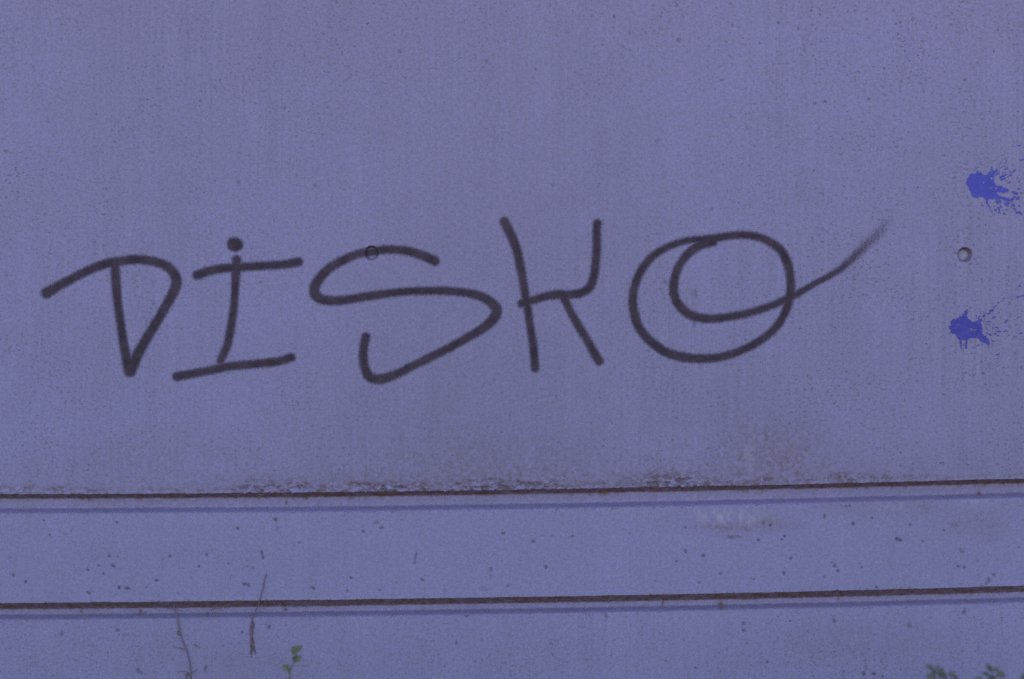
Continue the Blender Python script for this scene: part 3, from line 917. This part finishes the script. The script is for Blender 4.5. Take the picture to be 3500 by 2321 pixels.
def wall_tube(G, pts, r0, r1, seed, amp=2.5, sides=6):
    """pts: (u, v, distance before the wall face in mm)"""
    p = jitter_line(pts, seed, amp)
    n = len(p)
    rad = np.linspace(r0, r1, n) * (0.8 + 0.5 * fbm(np.arange(n) / 1.7, 0.9, seed + 2, 2))
    G.tube([at(u, v, -d * 0.001) for u, v, d in p], rad, sides)


vine = empty("dried_vine", at(652, 2480, -0.004))
tag(vine, "thin brown dried vine with side rootlets hanging from the lower groove, further left", "vine", None)
G = Geo(); wall_tube(G, [(592,2058,-8),(595,2070,-12),(598,2086,-14),(604,2102,-6),(607,2118,2),(611,2140,3),(614,2160,2.5),(623,2186,2),(636,2217,2),(643,2245,2),(650,2270,2),(652,2296,2),(652,2330,2),(650,2400,2),(654,2500,2),(648,2700,2),(652,2900,2)], 0.0013, 0.0014, 701)
G.build("stem", M_STEM, vine)
for k, pts in enumerate([[(638,2223,2),(625,2217,1.5),(608,2214,1.5),(591,2210,1.2)], [(645,2302,2),(634,2295,1.5),(622,2294,1.2),(608,2298,1)], [(650,2302,2),(658,2297,1.5),(666,2294,1.2),(674,2288,1)],
                         [(650,2300,2),(642,2306,1.8),(637,2314,1.5),(626,2322,1.2)], [(641,2300,2),(640,2310,1.6),(638,2324,1.2)], [(612,2150,2),(607,2163,1.5),(612,2172,1)], [(664,2202,1.2),(676,2208,1.2),(684,2216,1)]]):
    G = Geo(); wall_tube(G, pts, 0.0013 if k in (0, 3, 4) else 0.0010, 0.0006, 720 + k, 2.0, 5)
    if k in (3, 4):
        G.tube([at(646 - 3 * k, 2301, -0.002), at(641 - k, 2309, -0.003)], [0.003, 0.0022], 6)
    G.build("rootlet", M_STEM, vine)

vine2 = empty("dried_vine", at(862, 2480, -0.004))
tag(vine2, "short dried vine crossing the lower groove upright, with a fuzzy mat of rootlets below", "vine", None)
G = Geo(); wall_tube(G, [(912,1960,1.2),(906,1976,1.8),(901,1992,2),(899,2008,2.2),(897,2022,2.4),(890,2042,3),(886,2056,-1),(882,2072,-10),(875,2086,-14),(867,2098,-10),(861,2110,0),(860,2125,2.2),(860,2150,2),(861,2180,1.6)], 0.0011, 0.0012, 740)
G.build("stem", M_STEM, vine2)
for k in range(26):
    u0 = 857 + 10 * rng.random(); va = 2118 + 90 * rng.random(); vb = min(va + rng.uniform(20, 70), 2248)
    sp = 1 + (vb - 2120) / 60.0
    G = Geo(); wall_tube(G, [(u0, va, 1.4), (u0 + rng.normal(0, 1.6) * sp, (va + vb) / 2, 1.0), (u0 + rng.normal(0, 2.2) * sp, vb, 0.8)], 0.0007, 0.0004, 760 + k, 2.5, 4)
    G.build("rootlet", M_ROOT, vine2)

twig = empty("dry_twig", at(760, 2080, 0.012))
tag(twig, "pale dry twig lying inside the lower groove between the two vines", "twig")
G = Geo(); wall_tube(G, [(719,2086,-8),(735,2080,-10),(755,2075,-12),(775,2070,-13),(788,2064,-13),(799,2058,-12)], 0.0009, 0.0012, 800, 2.0)
G.build("stem", M_TWIG, twig)
G = Geo(); wall_tube(G, [(754,2075,-12),(740,2078,-14),(724,2080,-16)], 0.0007, 0.0004, 801, 1.5)
G.build("side_shoot", M_TWIG, twig)

# ------------------------------------------------------------------ green plants at the foot of the wall
FRONT = (0, -1, 0.25)


def plant(name, base, label, stem_lines, leaves, ms, ml, rad):
    root = empty(name, base)
    tag(root, label, "plant")
    for pts in stem_lines:
        P = [Vector(p) for p in pts]
        arr = catmull([(p.x / S, p.z / S, p.y / S) for p in P], 14.0)
        L = [(a * S, c * S, b * S) for a, b, c in arr]
        G = Geo(); G.tube(L, np.linspace(rad, rad * 0.45, len(L)), 6); G.build("stem", ms, root)
    for b, t, w, nrm in leaves:
        G = Geo(); G.leaf(b, t, w, nrm, 0.25, rng.uniform(0.02, 0.2)); G.build("leaf", ml, root)


q = -0.30
A = lambda u, v, dy=0.0: at(u, v, q + dy)
base = (A(985, 2700)[0], q, 0.0)
main = [base, A(980, 2620), A(990, 2440), A(991, 2330), A(990, 2300), A(994, 2285), A(1004, 2268), A(1010, 2248), A(1012, 2228)]
side = [A(990, 2300), A(986, 2290), A(978, 2280)]
leaves = [(A(1010, 2232), A(1004, 2207), 0.016, (0.2, -1, 0.2)), (A(1011, 2230), A(1031, 2204), 0.010, (-0.3, -1, 0.2)),
          (A(1007, 2262), A(1027, 2240), 0.015, (-0.2, -1, 0.3)), (A(1004, 2262), A(1012, 2244, 0.01), 0.013, (0.4, -1, 0.1)),
          (A(988, 2292), A(965, 2272), 0.013, (0.2, -1, 0.4)), (A(989, 2294), A(986, 2280), 0.009, (-.2, -1, .2)),
          (A(1009, 2240), A(998, 2228), 0.008, (0, -1, 0.4))]
for k in range(16):
    v = 2340 + k * 30; sgn = 1 if k % 2 else -1
    b_ = A(990, v)
    t_ = (b_[0] + sgn * rng.uniform(0.015, 0.03), b_[1] - rng.uniform(-0.01, 0.02), b_[2] + rng.uniform(0.0, 0.014))
    leaves.append((b_, t_, rng.uniform(0.011, 0.016), (rng.uniform(-.3, .3), -1, 0.5)))
plant("climbing_sprig", base, "fresh green sprig with small leaves standing before the lower wall, left of centre", [main, side], leaves, M_GSTEM, M_LEAF, 0.0024)


def weed(yoff, base_u, label, tips, below, seed):
    """tips: leaves as (base uv, tip uv, width mm); stems run from the ground to the leaf bases"""
    g = np.random.default_rng(seed)
    A = lambda u, v, dy=0.0: at(u, v, yoff + dy)
    base = (A(base_u, 2700)[0], yoff, 0.0)
    stems, leaves = [], []
    for (bu, bv), (tu, tv), w in tips:
        dy = g.uniform(-0.03, 0.03)
        leaves.append((A(bu, bv, dy), A(tu, tv, dy + g.uniform(-0.008, 0.008)), w * 0.00092, (g.uniform(-.5, .5), -1, g.uniform(0.1, 0.8))))
        mid = A((bu * 0.7 + base_u * 0.3), 2380 + g.uniform(-15, 25), dy * 0.7)
        low = A((bu * 0.3 + base_u * 0.7), 2520, dy * 0.3)
        stems.append([base, low, mid, A(bu, bv, dy)])
    for k in range(below):
        u = base_u + g.normal(0, 45); v = g.uniform(2385, 2620); dy = g.uniform(-0.06, 0.06)
        b_ = A(u, v, dy); a = g.uniform(0, 6.28); ln = g.uniform(0.014, 0.024)
        leaves.append((b_, (b_[0] + math.cos(a) * ln, b_[1] - 0.006, b_[2] + math.sin(a) * ln * 0.7), g.uniform(0.010, 0.015), (g.uniform(-.4, .4), -1, 0.6)))
        if k % 3 == 0:
            stems.append([base, A((u + base_u) / 2, (v + 2700) / 2, dy * .5), b_])
    plant("leafy_weed", base, label, stems, leaves, M_DSTEM, M_DLEAF, 0.0015)


weed(-0.44, 3235, "dark olive weed at the bottom edge below the darker splash, the left clump",
     [((3192, 2292), (3166, 2272), 10), ((3190, 2288), (3178, 2276), 9), ((3194, 2288), (3212, 2274), 8), ((3196, 2303), (3165, 2320), 14), ((3188, 2300), (3202, 2292), 9),
      ((3232, 2306), (3202, 2300), 17), ((3228, 2298), (3208, 2286), 12), ((3236, 2308), (3262, 2298), 8), ((3222, 2312), (3208, 2318), 12), ((3262, 2312), (3276, 2326), 10), ((3250, 2308), (3272, 2312), 6)], 46, 31)
weed(-0.44, 3400, "dark olive weed at the bottom right edge, clump with two raised leaves",
     [((3390, 2294), (3370, 2268), 11), ((3390, 2294), (3418, 2280), 12), ((3384, 2306), (3354, 2300), 8), ((3404, 2310), (3434, 2298), 12), ((3376, 2328), (3402, 2308), 13), ((3362, 2330), (3330, 2318), 14), ((3416, 2312), (3440, 2312), 8)], 44, 37)
weed(-0.44, 3530, "dark weed leaf cut off by the bottom right corner",
     [((3512, 2322), (3484, 2322), 12), ((3516, 2312), (3490, 2308), 10), ((3520, 2316), (3548, 2300), 12)], 30, 41)
